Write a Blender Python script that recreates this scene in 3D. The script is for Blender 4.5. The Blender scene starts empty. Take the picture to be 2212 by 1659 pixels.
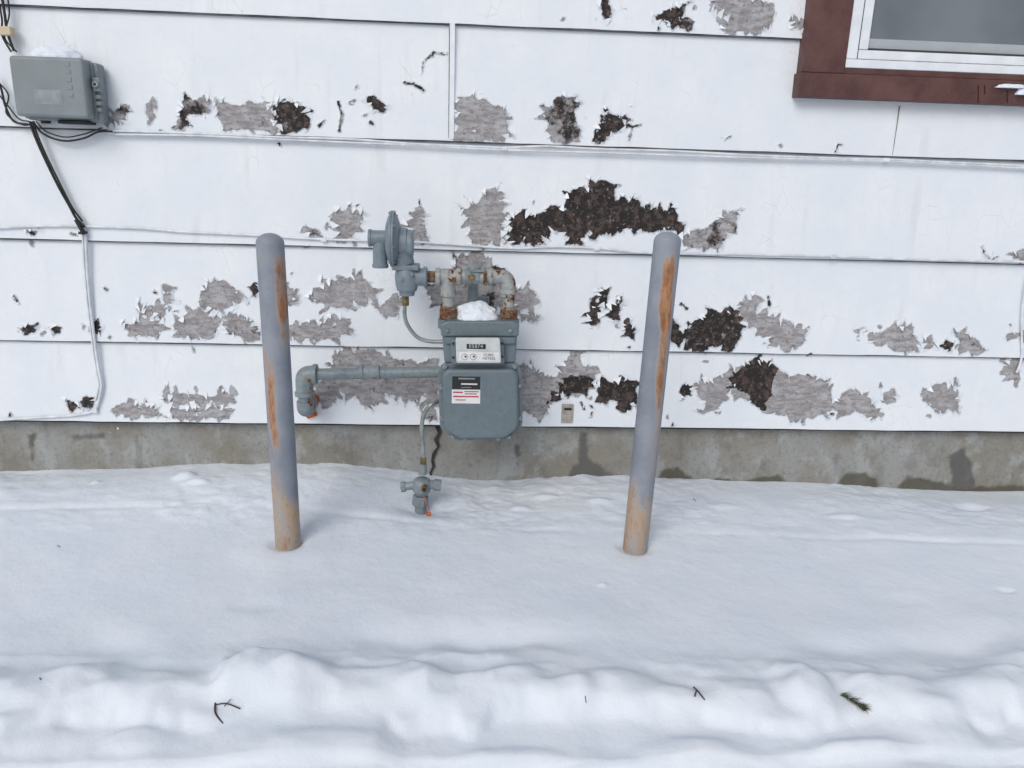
import bpy, bmesh, math, random
import numpy as np
from mathutils import Vector, Matrix, noise as mnoise
random.seed(7); RNG=np.random.default_rng(11)
D=2.3; H=1.0
F=1662.0; CX,CY=1106.0,829.5
pit,yaw,rol=math.radians(15.5),math.radians(3.6),math.radians(1.8)
fw=Vector((math.sin(yaw)*math.cos(pit),math.cos(yaw)*math.cos(pit),-math.sin(pit)))
r0=Vector((math.cos(yaw),-math.sin(yaw),0)); u0=r0.cross(fw)
rt=r0*math.cos(rol)+u0*math.sin(rol); up=u0*math.cos(rol)-r0*math.sin(rol)
CAM=Vector((0,-D,H))
# survey helper: turns a sight line measured on the photo into metres on a real vertical plane (y = const)
def P(u,v,y=-0.01):
    d=fw*F+rt*(u-CX)-up*(v-CY)
    return CAM+d*((y-CAM.y)/d.y)
def L(n,u,v,y):      # length in metres spanned by n survey units at that place
    return n*(P(u,v,y)-CAM).dot(fw)/F

sc=bpy.context.scene
# ------------------------------------------------------------ helpers
def empty(name,parent=None):
    o=bpy.data.objects.new(name,None); sc.collection.objects.link(o); o.empty_display_size=.1
    if parent: o.parent=parent
    return o
def link(o,parent,mat):
    sc.collection.objects.link(o)
    if parent: o.parent=parent
    if mat: o.data.materials.append(mat)
    return o
def mesh_obj(name,verts,faces,mat,parent,smooth=True):
    me=bpy.data.meshes.new(name); me.from_pydata([tuple(v) for v in verts],[],faces); me.update()
    if smooth: me.polygons.foreach_set('use_smooth',[True]*len(me.polygons))
    return link(bpy.data.objects.new(name,me),parent,mat)
def prism(name,pts,yf,yb,mat,parent,bev=0.004,seg=3):
    """pts: list of (x,z); slab between front yf and back yb"""
    bm=bmesh.new()
    a=[bm.verts.new((p[0],yf,p[1])) for p in pts]; b=[bm.verts.new((p[0],yb,p[1])) for p in pts]
    n=len(pts)
    bm.faces.new(a); bm.faces.new(b[::-1])
    for i in range(n): bm.faces.new((a[i],b[i],b[(i+1)%n],a[(i+1)%n]))
    bmesh.ops.recalc_face_normals(bm,faces=bm.faces)
    me=bpy.data.meshes.new(name); bm.to_mesh(me); bm.free()
    o=link(bpy.data.objects.new(name,me),parent,mat)
    if bev>0:
        m=o.modifiers.new('b','BEVEL'); m.width=bev; m.segments=seg; m.limit_method='ANGLE'; m.angle_limit=math.radians(40)
        me.polygons.foreach_set('use_smooth',[True]*len(me.polygons))
        w=o.modifiers.new('w','WEIGHTED_NORMAL')
    return o
def box(name,x0,x1,y0,y1,z0,z1,mat,parent,bev=0.002):
    return prism(name,[(x0,z0),(x1,z0),(x1,z1),(x0,z1)],y0,y1,mat,parent,bev)
def ppts(pl,y): 
    return [(P(u,v,y).x,P(u,v,y).z) for u,v in pl]
def roundpoly(pts,r,n=5):
    out=[];N=len(pts)
    for i in range(N):
        p=Vector(pts[i]);a=Vector(pts[i-1]);b=Vector(pts[(i+1)%N])
        da=(a-p);db=(b-p);rr=min(r,da.length*.45,db.length*.45)
        s=p+da.normalized()*rr;e=p+db.normalized()*rr
        for k in range(n+1):
            t=k/n; out.append(tuple((1-t)**2*s+2*t*(1-t)*p+t*t*e))
    return out
def cyl(name,p0,p1,r,mat,parent,r1=None,n=28,bev=0.0015):
    p0=Vector(p0);p1=Vector(p1); r1=r if r1 is None else r1
    ax=(p1-p0); h=ax.length; q=ax.to_track_quat('Z','Y')
    bm=bmesh.new()
    A=[];B=[]
    for i in range(n):
        a=2*math.pi*(i+.5)/n
        A.append(bm.verts.new(p0+q@Vector((r*math.cos(a),r*math.sin(a),0))))
        B.append(bm.verts.new(p0+q@Vector((r1*math.cos(a),r1*math.sin(a),h))))
    bm.faces.new(A[::-1]);bm.faces.new(B)
    for i in range(n): bm.faces.new((A[i],A[(i+1)%n],B[(i+1)%n],B[i]))
    me=bpy.data.meshes.new(name);bm.to_mesh(me);bm.free()
    o=link(bpy.data.objects.new(name,me),parent,mat)
    if bev>0:
        m=o.modifiers.new('b','BEVEL');m.width=min(bev,r*.4);m.segments=2;m.limit_method='ANGLE';m.angle_limit=math.radians(50)
    if n>10:
        me.polygons.foreach_set('use_smooth',[True]*len(me.polygons)); o.modifiers.new('w','WEIGHTED_NORMAL')
    return o
def lathe(name,origin,axis,prof,mat,parent,n=40):
    """prof: list of (along, radius)"""
    q=Vector(axis).to_track_quat('Z','Y');o0=Vector(origin);V=[];Fc=[]
    for (h,r) in prof:
        for i in range(n):
            a=2*math.pi*i/n; V.append(o0+q@Vector((r*math.cos(a),r*math.sin(a),h)))
    for k in range(len(prof)-1):
        for i in range(n):
            j=(i+1)%n; Fc.append((k*n+i,k*n+j,(k+1)*n+j,(k+1)*n+i))
    Fc.append(list(range(n))[::-1]); Fc.append([(len(prof)-1)*n+i for i in range(n)])
    o=mesh_obj(name,V,Fc,mat,parent)
    me=o.data
    me.set_sharp_from_angle(angle=math.radians(38))
    return o
def tube(name,pts,r,mat,parent,fillet=None,smooth=False,res=6):
    pts=[Vector(p) for p in pts]
    if fillet:
        out=[pts[0]]
        for i in range(1,len(pts)-1):
            p=pts[i];da=pts[i-1]-p;db=pts[i+1]-p;rr=min(fillet,da.length*.49,db.length*.49)
            s=p+da.normalized()*rr;e=p+db.normalized()*rr
            for k in range(9):
                t=k/8;out.append((1-t)**2*s+2*t*(1-t)*p+t*t*e)
        out.append(pts[-1]);pts=out
    elif smooth:
        out=[];n=len(pts)
        for i in range(n-1):
            a=pts[max(i-1,0)];b=pts[i];c=pts[i+1];d=pts[min(i+2,n-1)]
            for k in range(8):
                t=k/8;out.append(.5*((2*b)+(c-a)*t+(2*a-5*b+4*c-d)*t*t+(3*b-a-3*c+d)*t**3))
        out.append(pts[-1]);pts=out
    cu=bpy.data.curves.new(name,'CURVE');cu.dimensions='3D';cu.bevel_depth=r;cu.bevel_resolution=res;cu.use_fill_caps=True
    sp=cu.splines.new('POLY');sp.points.add(len(pts)-1)
    for i,p in enumerate(pts): sp.points[i].co=(*p,1)
    return link(bpy.data.objects.new(name,cu),parent,mat)
def vnoise(x,y,seed=0):
    xi=np.floor(x).astype(np.int64);yi=np.floor(y).astype(np.int64);xf=x-xi;yf=y-yi
    xf=xf*xf*(3-2*xf);yf=yf*yf*(3-2*yf)
    def h(a,b):
        n=(a*374761393+b*668265263+seed*982451653)&0xffffffff
        n=((n^(n>>13))*1274126177)&0xffffffff
        return ((n^(n>>16))&0xffff)/65535.0
    return (h(xi,yi)*(1-xf)+h(xi+1,yi)*xf)*(1-yf)+(h(xi,yi+1)*(1-xf)+h(xi+1,yi+1)*xf)*yf
def fbm(x,y,o=4,seed=0,g=.5):
    s=0;a=1;t=0
    for k in range(o):
        s=s+a*vnoise(x*2**k+17.3*k,y*2**k-9.1*k,seed+k);t+=a;a*=g
    return s/t
def set_attr(me,name,arr):
    a=me.attributes.new(name,'FLOAT','POINT');a.data.foreach_set('value',np.asarray(arr,dtype=np.float32))

# ------------------------------------------------------------ material helper
class NT:
    def __init__(s,name):
        s.m=bpy.data.materials.new(name);s.m.use_nodes=True;s.t=s.m.node_tree;s.b=s.t.nodes['Principled BSDF']
        s.tc=s.t.nodes.new('ShaderNodeTexCoord').outputs['Object']
    def n(s,ty,**k):
        x=s.t.nodes.new(ty)
        for a,b in k.items(): setattr(x,a,b)
        return x
    def put(s,sock,v):
        if isinstance(v,bpy.types.NodeSocket): s.t.links.new(v,sock)
        else:
            if sock.type=='RGBA' and len(v)==3: v=(*v,1)
            sock.default_value=v
    def math(s,op,a,b=0,c=0,clamp=False):
        x=s.n('ShaderNodeMath',operation=op,use_clamp=clamp);s.put(x.inputs[0],a);s.put(x.inputs[1],b);s.put(x.inputs[2],c);return x.outputs[0]
    def mapv(s,scale,loc=(0,0,0),vec=None):
        x=s.n('ShaderNodeMapping');s.put(x.inputs['Vector'],vec or s.tc);x.inputs['Scale'].default_value=scale;x.inputs['Location'].default_value=loc;return x.outputs[0]
    def noise(s,scale,detail=4,rough=.55,vec=None,dist=0):
        x=s.n('ShaderNodeTexNoise');s.put(x.inputs['Vector'],vec or s.tc);x.inputs['Scale'].default_value=scale;x.inputs['Detail'].default_value=detail;x.inputs['Roughness'].default_value=rough;x.inputs['Distortion'].default_value=dist;return x.outputs['Fac']
    def vor(s,scale,feature='F1',out='Color',vec=None,rand=1):
        x=s.n('ShaderNodeTexVoronoi',feature=feature);s.put(x.inputs['Vector'],vec or s.tc);x.inputs['Scale'].default_value=scale;x.inputs['Randomness'].default_value=rand
        o=x.outputs[out]
        if out=='Color':
            q=s.n('ShaderNodeSeparateColor');s.put(q.inputs[0],o);return q.outputs[0]
        return o
    def attr(s,name):
        return s.n('ShaderNodeAttribute',attribute_name=name).outputs['Fac']
    def ss(s,v,a,b,lo=0.,hi=1.):
        x=s.n('ShaderNodeMapRange',interpolation_type='SMOOTHSTEP');s.put(x.inputs[0],v)
        for i,q in enumerate((a,b,lo,hi)): s.put(x.inputs[i+1],q)
        return x.outputs[0]
    def mix(s,f,a,b):
        x=s.n('ShaderNodeMix',data_type='RGBA');s.put(x.inputs[0],f);s.put(x.inputs[6],a);s.put(x.inputs[7],b);return x.outputs[2]
    def bump(s,h,dist,strength=1.,normal=None):
        x=s.n('ShaderNodeBump');s.put(x.inputs['Height'],h);x.inputs['Distance'].default_value=dist;x.inputs['Strength'].default_value=strength
        if normal: s.put(x.inputs['Normal'],normal)
        return x.outputs[0]
    def fin(s,col,rough=.6,nrm=None,**k):
        s.put(s.b.inputs['Base Color'],col);s.put(s.b.inputs['Roughness'],rough)
        if nrm: s.put(s.b.inputs['Normal'],nrm)
        for a,b in k.items(): s.put(s.b.inputs[a],b)
        return s.m

def m_simple(name,col,rough=.5,var=.15,scale=30,bump=0.0004,metal=0.,spec=.5):
    t=NT(name);n=t.noise(scale,3)
    c=t.mix(t.ss(n,.3,.7),tuple(x*(1-var) for x in col),tuple(min(1,x*(1+var)) for x in col))
    return t.fin(c,rough,t.bump(t.noise(scale*8,2),bump) if bump>.0002 else None,**{'Metallic':metal,'Specular IOR Level':spec})
def m_pipe(name,base,rust=.5,scale=28,dirt=.4,soft=1.):
    t=NT(name);n=t.noise(scale,5,.65);n2=t.noise(scale*.35,2)
    f=t.math('ADD',t.math('MULTIPLY',n,.7),t.math('MULTIPLY',n2,.3))
    k=.72-rust*.42
    m=t.ss(f,k,k+.03)
    halo=t.ss(f,k-.06,k+.01)
    g=t.noise(90,3)
    b=t.mix(t.ss(g,.3,.7),tuple(x*(1-.15*soft) for x in base),tuple(x*(1+.12*soft) for x in base))
    b=t.mix(t.math('MULTIPLY',t.ss(n2,.45,.75),.6*soft),b,tuple(x*1.45 for x in base))
    b=t.mix(t.math('MULTIPLY',t.ss(t.noise(35,4,.65),.52,.68),dirt),b,tuple(x*.45 for x in base))
    b=t.mix(t.math('MULTIPLY',halo,.5),b,(.34,.22,.13))
    r=t.mix(t.ss(t.noise(scale*3,3),.35,.65),(.045,.022,.014),(.22,.09,.04))
    c=t.mix(m,b,r)
    h=t.math('SUBTRACT',t.math('MULTIPLY',g,.3*soft),m)
    return t.fin(c,t.ss(m,0,1,.42,.85),t.bump(h,.0008))
# ------------------------------------------------------------ materials
def make_siding():
    t=NT('peeling_white_paint')
    peel=t.attr('peel');dark=t.attr('dark')
    n1=t.noise(55,4,.62);v1=t.vor(110)
    val=t.math('ADD',peel,t.math('MULTIPLY',t.math('SUBTRACT',n1,.5),1.0))
    val=t.math('ADD',val,t.math('MULTIPLY',t.math('SUBTRACT',v1,.5),.24))
    gate=t.ss(peel,.02,.25)
    mask=t.math('MULTIPLY',t.ss(val,.985,1.015),gate)
    st=t.noise(28,5,.68)
    isl=t.math('MULTIPLY',t.ss(st,.635,.65),t.ss(peel,1.9,1.5))
    mask=t.math('MULTIPLY',mask,t.math('SUBTRACT',1.,isl))
    near=t.math('MULTIPLY',t.ss(val,.5,1.0),gate)
    rim=t.math('MULTIPLY',t.ss(val,.84,.97),gate)
    a=t.noise(6,3);b=t.noise(60,3)
    w=t.mix(t.ss(a,.35,.7),(.765,.812,.868),(.82,.853,.895))
    w=t.mix(t.math('MULTIPLY',t.ss(b,.5,.8),.14),w,(.60,.63,.68))
    # rain-washed vertical grime
    sk=t.noise(22,3,.6,vec=t.mapv((1,1,.07)))
    w=t.mix(t.math('MULTIPLY',t.math('MULTIPLY',t.ss(sk,.54,.72),t.ss(a,.42,.6)),.22),w,(.50,.53,.57))
    cr=t.vor(22,'DISTANCE_TO_EDGE','Distance',vec=t.mapv((1,1,.55)))
    crm=t.math('MULTIPLY',t.ss(cr,.010,.0),t.math('MULTIPLY',t.ss(a,.56,.66),.45))
    w=t.mix(crm,w,(.32,.31,.32))
    w=t.mix(t.math('MULTIPLY',near,.10),w,(.6,.62,.67))
    n8=t.noise(95,4,.7)
    fib=t.noise(60,3,.65,vec=t.mapv((.5,1,1.6)))
    g=t.mix(t.ss(fib,.36,.62),(.27,.26,.268),(.44,.435,.455))
    g=t.mix(t.ss(n8,.54,.68),g,(.16,.145,.145))
    g=t.mix(t.math('MULTIPLY',t.ss(st,.45,.6),.45),g,(.26,.24,.235))
    dk=t.mix(t.ss(b,.44,.68),(.020,.017,.017),(.085,.060,.053))
    dk=t.mix(t.ss(n8,.58,.70),dk,(.26,.245,.255))
    n22=t.noise(20,5,.65)
    dm=t.ss(t.math('ADD',dark,t.math('MULTIPLY',t.math('SUBTRACT',n22,.5),1.6)),.42,.60)
    ex=t.mix(dm,g,dk)
    c=t.mix(mask,w,ex)
    hgt=t.math('SUBTRACT',1.,mask)
    wr=t.math('MULTIPLY',t.math('MULTIPLY',near,hgt),n1)
    hh=t.math('ADD',t.math('ADD',hgt,t.math('MULTIPLY',wr,1.4)),t.math('MULTIPLY',rim,t.math('MULTIPLY',hgt,1.1)))
    hh=t.math('ADD',hh,t.math('MULTIPLY',st,.5))
    return t.fin(c,t.ss(mask,0,1,.5,.9),t.bump(hh,.0027,.95))
M_SID=make_siding()
M_WHITE=m_simple('white_paint',(.79,.825,.875),.5,.05,20,.0001)
def make_conc():
    t=NT('parged_concrete');damp=t.attr('peel')
    a=t.noise(5,5,.62);b=t.noise(14,5,.65,vec=t.mapv((1,1,.7)));c0=t.noise(80,3,.7)
    c=t.mix(t.ss(a,.36,.64),(.31,.32,.315),(.245,.232,.20))
    c=t.mix(t.math('MULTIPLY',t.ss(b,.52,.64),.6),c,(.38,.40,.41))
    c=t.mix(t.math('MULTIPLY',t.ss(t.noise(9,4,.6,vec=t.mapv((1,1,1),(5,0,2))),.52,.68),.55),c,(.185,.172,.148))
    c=t.mix(t.math('MULTIPLY',t.ss(c0,.52,.7),.45),c,(.16,.155,.145))
    st=t.noise(30,3,.6,vec=t.mapv((1,1,.15)))
    c=t.mix(t.math('MULTIPLY',t.ss(st,.58,.74),.35),c,(.13,.125,.12))
    dv=t.math('ADD',damp,t.math('MULTIPLY',t.math('SUBTRACT',t.noise(35,4),.5),.9))
    dm=t.ss(dv,.75,1.25)
    dc=t.mix(t.ss(t.attr('dark'),.3,.7),(.07,.065,.04),(.09,.095,.10))
    c=t.mix(t.math('MULTIPLY',dm,.8),c,dc)
    nb=t.bump(t.math('ADD',b,c0),.004,.7)
    return t.fin(c,.85,nb)
M_CON=make_conc()
def make_snow(name='snow'):
    t=NT(name)
    a=t.noise(5,3);b=t.noise(45,5,.64)
    c=t.mix(t.ss(a,.3,.7),(.745,.81,.895),(.80,.85,.915))
    c=t.mix(t.math('MULTIPLY',t.attr('dark'),.55),c,(.58,.56,.50))
    return t.fin(c,.7,t.bump(b,.0045,.5),**{'Specular IOR Level':.2})
M_SNOW=make_snow()
M_MET=m_pipe('meter_grey_paint',(.138,.178,.202),.04,18,.12,.45)
M_PIPE=m_pipe('grey_pipe_paint',(.20,.245,.268),.26,30,.35,.8)
M_REG=m_pipe('regulator_paint',(.180,.225,.262),.12,30,.2,.6)
M_RUSTY=m_pipe('rusty_light_pipe',(.32,.35,.345),.44,42,.4)
M_RUST=m_pipe('rusty_union',(.25,.235,.20),.60,60,.6)
M_NUT=m_pipe('dark_rusty_nut',(.13,.10,.075),.6,70,.6)
M_BRASS=m_simple('old_brass',(.20,.14,.065),.5,.4,60,.0006,.4)
M_BOX=m_simple('box_plastic',(.225,.258,.272),.5,.07,12,.0003)
M_BOXD=m_simple('box_plastic_faded',(.275,.305,.325),.6,.15,40,.0003)
M_BLACK=m_simple('black_cable',(.018,.018,.02),.5,.3,40,.0001)
M_CABLE=m_simple('painted_cable',(.70,.73,.77),.5,.14,30,.0001)
M_TUBE=m_simple('tubing',(.30,.33,.33),.35,.2,30,.0003,.5)
M_BEIGE=m_simple('beige_plastic',(.62,.52,.36),.5,.1,30)
M_DARK=m_simple('dark_gap',(.03,.028,.028),.8,.3,40,.0001)
M_ORANGE=m_simple('orange_foam',(.60,.13,.03),.8,.3,90,.002)
M_LAB=m_simple('label_white',(.72,.73,.74),.4,.05,30,.0001)
M_LABK=m_simple('label_black',(.02,.02,.022),.35,.1,30,.0001)
M_LABR=m_simple('label_red',(.45,.03,.05),.4,.1,30,.0001)
M_INK=m_simple('ink',(.05,.05,.055),.5,.1,30,.0001)
M_IDX=m_simple('index_plate',(.56,.60,.60),.3,.08,30,.0001)
M_TWIG=m_simple('twig_bark',(.06,.045,.035),.8,.4,60,.001)
M_GREEN=m_simple('needle_green',(.08,.095,.04),.7,.3,60,.0001)
M_TAN=m_simple('weathered_wood',(.38,.355,.32),.8,.25,50,.001)
M_LAPSHADE=m_simple('lap_shade_grey',(.12,.12,.13),.9,.5,12,.0001)  # dark grey for the shade painted in below the lap edges
def make_brown():
    t=NT('brown_trim');n=t.noise(25,5,.6)
    c=t.mix(t.ss(n,.3,.7),(.075,.030,.027),(.112,.050,.044))
    c=t.mix(t.math('MULTIPLY',t.ss(t.noise(70,4,.7),.6,.7),.6),c,(.05,.015,.012))
    c=t.mix(t.math('MULTIPLY',t.ss(t.noise(6,3),.5,.7),.3),c,(.2,.1,.09))
    return t.fin(c,.6,t.bump(n,.0015))
M_BROWN=make_brown()
def make_glass():
    t=NT('window_glass')
    c=t.mix(t.ss(t.noise(4,2),.3,.7),(.13,.15,.17),(.19,.215,.24))
    return t.fin(c,.06,None,**{'Specular IOR Level':.6})
M_GLASS=make_glass()
def make_bollard():
    t=NT('bollard_paint_rust');r=t.attr('rust');ta=t.attr('tan')
    st=t.noise(30,5,.68,vec=t.mapv((1,1,.16)));fi=t.noise(120,3,.65,vec=t.mapv((1,1,.5)))
    b=t.mix(t.ss(t.noise(12,4,.6),.3,.7),(.215,.240,.285),(.285,.312,.36))
    b=t.mix(t.math('MULTIPLY',t.ss(fi,.6,.75),.3),b,(.16,.15,.17))
    nn=t.math('ADD',t.math('MULTIPLY',t.math('SUBTRACT',st,.5),1.3),t.math('MULTIPLY',t.math('SUBTRACT',fi,.5),.6))
    mt=t.ss(t.math('ADD',ta,nn),.30,.75)
    mr=t.ss(t.math('ADD',r,nn),.36,.85)
    halo=t.ss(t.math('ADD',r,t.math('MULTIPLY',nn,.6)),.12,.55)
    tn=t.mix(t.ss(t.noise(40,5,.7,vec=t.mapv((1,1,.3))),.36,.64),(.43,.31,.21),(.36,.345,.34))
    tn=t.mix(t.math('MULTIPLY',t.ss(fi,.55,.7),.6),tn,(.32,.18,.095))
    rc=t.mix(t.ss(t.noise(60,4,.7,vec=t.mapv((1,1,.35))),.35,.65),(.27,.115,.055),(.44,.25,.145))
    b=t.mix(t.math('MULTIPLY',halo,.6),b,(.40,.33,.28))
    c=t.mix(mt,b,tn);c=t.mix(mr,c,rc)
    return t.fin(c,t.ss(mr,0,1,.5,.85),t.bump(t.math('ADD',fi,mr),.0008,.7),**{'Specular IOR Level':.3})
M_BOL=make_bollard()

# ------------------------------------------------------------ lap levels
lap=[]
for a,b in [((0,8),(1735,83)),((0,268),(2212,350)),((0,511),(2212,573)),((0,735),(2212,772)),((0,908),(2212,932))]:
    za=P(*a,-.015).z;zb=P(*b,-.015).z;lap.append((za+zb)/2)
lap=lap[::-1]  # bottom -> top
st=lap[-1]-lap[-2]
levels=lap[:]
while levels[-1]<2.6: levels.append(levels[-1]+st)
def siding_y(z):
    for i in range(len(levels)-1):
        if levels[i]<=z<levels[i+1]:
            t=(z-levels[i])/(levels[i+1]-levels[i]);return -(.0155-.0125*t)
    return -.0155
# ------------------------------------------------------------ paint loss survey
PA=[ # outline, darkness
([(1297,5),(1312,0),(1322,25),(1312,45),(1300,30)],.95),
([(1412,38),(1440,22),(1480,5),(1482,30),(1503,50),(1470,65),(1445,55)],.7),
([(1530,8),(1570,-20),(1620,0),(1675,22),(1665,55),(1640,72),(1590,70),(1555,62),(1570,40)],.15),
([(1706,33),(1737,42),(1737,64),(1710,56)],.2),
([(383,277),(390,240),(398,220),(430,211),(457,216),(442,242),(410,247),(394,277)],.5),
([(465,222),(490,225),(510,235),(540,218),(560,228),(592,220),(602,285),(575,287),(545,280),(515,283),(490,280),(478,250)],.3),
([(588,222),(620,213),(635,235),(662,228),(670,268),(645,285),(620,287),(596,277)],.65),
([(980,222),(1015,211),(1048,216),(1070,233),(1097,238),(1090,302),(1035,305),(985,300),(978,260)],.0),
([(1168,220),(1195,228),(1218,214),(1242,210),(1249,292),(1227,310),(1193,304),(1180,260)],.48),
([(1286,282),(1303,260),(1330,248),(1352,250),(1345,287),(1312,294),(1298,310),(1284,304)],.8),
([(785,208),(806,208),(834,230),(832,245),(798,227)],.9),
([(320,225),(338,214),(332,257),(322,267)],.3),
([(255,235),(277,228),(264,266),(225,266)],.4),
([(712,455),(745,458),(792,460),(770,492),(760,514),(736,512),(725,480)],.05),
([(655,490),(690,498),(702,514),(678,514)],.3),
([(898,446),(912,450),(917,500),(927,524),(891,522),(883,480)],.15),
([(995,455),(1030,440),(1058,410),(1090,418),(1087,470),(1092,527),(1050,522),(1018,526),(1013,480)],.0),
([(1102,475),(1120,458),(1150,463),(1175,455),(1200,438),(1215,446),(1240,413),(1270,403),(1295,393),(1332,398),(1327,430),(1350,430),(1375,433),(1420,453),(1457,448),(1480,480),(1474,502),(1440,497),(1410,502),(1380,497),(1350,487),(1340,502),(1300,507),(1270,502),(1240,532),(1225,512),(1195,492),(1170,507),(1160,527),(1108,530)],.78),
([(1476,512),(1500,493),(1530,493),(1560,468),(1599,450),(1592,470),(1572,500),(1552,542),(1530,537),(1500,532),(1476,536)],.5),
([(58,499),(84,495),(76,510)],.6),
([(2172,548),(2190,545),(2225,530),(2225,558),(2183,560)],.2),
([(430,655),(440,620),(470,604),(500,620),(527,640),(502,664),(470,669),(438,669)],.1),
([(536,616),(556,614),(553,644)],.8),
([(616,620),(643,626),(641,654),(619,660)],.4),
([(348,620),(372,620),(367,657),(352,647)],.3),
([(296,667),(363,658),(350,684),(308,682)],.15),
([(267,700),(310,694),(330,679),(355,687),(348,718),(310,725),(279,721)],.1),
([(377,700),(405,679),(430,666),(460,679),(479,690),(463,728),(430,734),(394,728)],.05),
([(482,687),(500,680),(540,687),(558,712),(563,731),(520,733),(492,718)],.4),
([(619,705),(650,697),(680,692),(700,699),(720,679),(758,687),(763,718),(735,725),(700,733),(650,731),(624,733)],.2),
([(669,645),(690,629),(725,603),(760,596),(801,614),(813,650),(791,661),(760,656),(730,666),(699,656)],.08),
([(812,669),(850,637),(873,650),(853,683),(824,678)],.4),
([(920,625),(960,600),(1000,550),(1030,543),(1090,580),(1100,650),(1060,680),(990,680),(940,655)],.4),
([(1115,627),(1160,627),(1168,655),(1125,671),(1107,693)],.1),
([(1124,678),(1166,682),(1159,696),(1129,693)],.1),
([(1272,642),(1288,637),(1293,692),(1279,702)],.9),
([(1297,617),(1318,632),(1311,666),(1295,656)],.9),
([(1319,666),(1343,642),(1338,693),(1322,693)],.9),
([(1347,689),(1373,710),(1368,736),(1351,723)],.9),
([(1440,690),(1470,703),(1473,738),(1440,743)],.95),
([(1478,710),(1500,694),(1540,669),(1560,667),(1601,671),(1606,690),(1601,731),(1580,757),(1540,750),(1510,759),(1476,754)],.8),
([(1594,655),(1638,647),(1633,680),(1660,680),(1690,684),(1710,699),(1748,707),(1738,736),(1700,756),(1670,748),(1650,725),(1620,695),(1600,685)],.12),
([(1867,715),(1900,716),(1940,705),(1970,709),(1981,735),(1955,761),(1930,755),(1900,743),(1879,733)],.1),
([(1844,712),(1857,707),(1852,733)],.2),
([(1992,733),(2015,731),(2018,748),(1998,751)],.3),
([(2023,746),(2063,736),(2050,759)],.7),
([(2057,712),(2078,717),(2113,740),(2108,763),(2085,758),(2069,737)],.3),
([(2176,720),(2225,709),(2225,738),(2189,733)],.2),
([(42,708),(83,697),(78,714),(60,718)],.9),
([(107,703),(134,707),(127,720)],.9),
([(202,693),(214,687),(218,714),(203,718)],.9),
([(690,825),(715,795),(722,757),(770,754),(835,765),(880,783),(945,778),(950,875),(925,883),(905,863),(870,856),(835,851),(815,876),(790,881),(765,856),(740,846),(720,871),(700,881),(683,850)],.25),
([(1120,795),(1160,799),(1200,819),(1215,789),(1245,759),(1256,790),(1288,795),(1283,840),(1250,853),(1200,851),(1180,898),(1150,893),(1120,880)],.2),
([(1193,850),(1235,808),(1280,818),(1266,850),(1222,852),(1193,878)],.9),
([(1282,835),(1330,827),(1350,819),(1378,827),(1375,883),(1345,891),(1325,868),(1299,858)],.8),
([(1477,829),(1496,838),(1473,864)],.6),
([(1524,872),(1499,830),(1560,812),(1600,792),(1640,779),(1660,782),(1700,809),(1725,812),(1765,814),(1793,819),(1798,850),(1793,883),(1755,903),(1720,903),(1690,898),(1670,873),(1650,883),(1610,863),(1570,853),(1540,888),(1512,891)],.12),
([(1585,806),(1640,768),(1680,797),(1666,852),(1640,886),(1616,852),(1580,838)],.85),
([(1797,878),(1830,842),(1870,849),(1908,903),(1880,908),(1850,888),(1819,893)],.15),
([(1987,852),(2020,827),(2068,832),(2068,878),(2040,893),(2023,888),(2000,868)],.15),
([(1907,847),(1933,847),(1930,868),(1912,871)],.3),
([(2167,772),(2203,777),(2203,823),(2180,818)],.2),
([(354,847),(400,852),(450,855),(508,849),(508,873),(470,875),(430,871),(390,873),(361,871)],.12),
([(237,882),(290,867),(340,877),(358,890),(320,901),(264,898)],.12),
([(372,885),(430,875),(470,882),(503,885),(493,901),(420,903),(379,901)],.12),
([(137,862),(165,867),(173,883),(149,885)],.85),
([(184,852),(203,859),(197,883),(172,870)],.85),
([(905,865),(940,885),(945,905),(915,905)],.3),
]
NP=len(PA)
OVER={53,57}   # dark areas that lie inside a larger grey area
CR=[([(730,220),(739,250),(734,282)],2.2),([(910,160),(914,133),(938,113),(966,117)],2.2),([(872,178),(892,181),(916,194)],2.0),
([(1358,302),(1366,274),(1382,269)],3.0),([(1803,327),(1809,312),(1816,312)],1.6),([(1566,300),(1576,294)],1.6),([(2118,532),(2124,548),(2134,556)],2.5),
([(1335,640),(1330,668),(1322,690)],2.5),([(1275,660),(1284,690)],2.5),([(225,622),(230,628)],3),([(1660,640),(1662,660)],1.5),([(1470,655),(1485,668)],1.6),
([(700,260),(690,272)],2),([(1255,868),(1262,885)],2.2),([(1270,870),(1282,882),(1275,900)],2.2),([(1745,810),(1760,820)],1.5),([(640,300),(660,305)],1.5),([(30,640),(40,655)],1.5),([(905,430),(908,448)],2.)]
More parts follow.
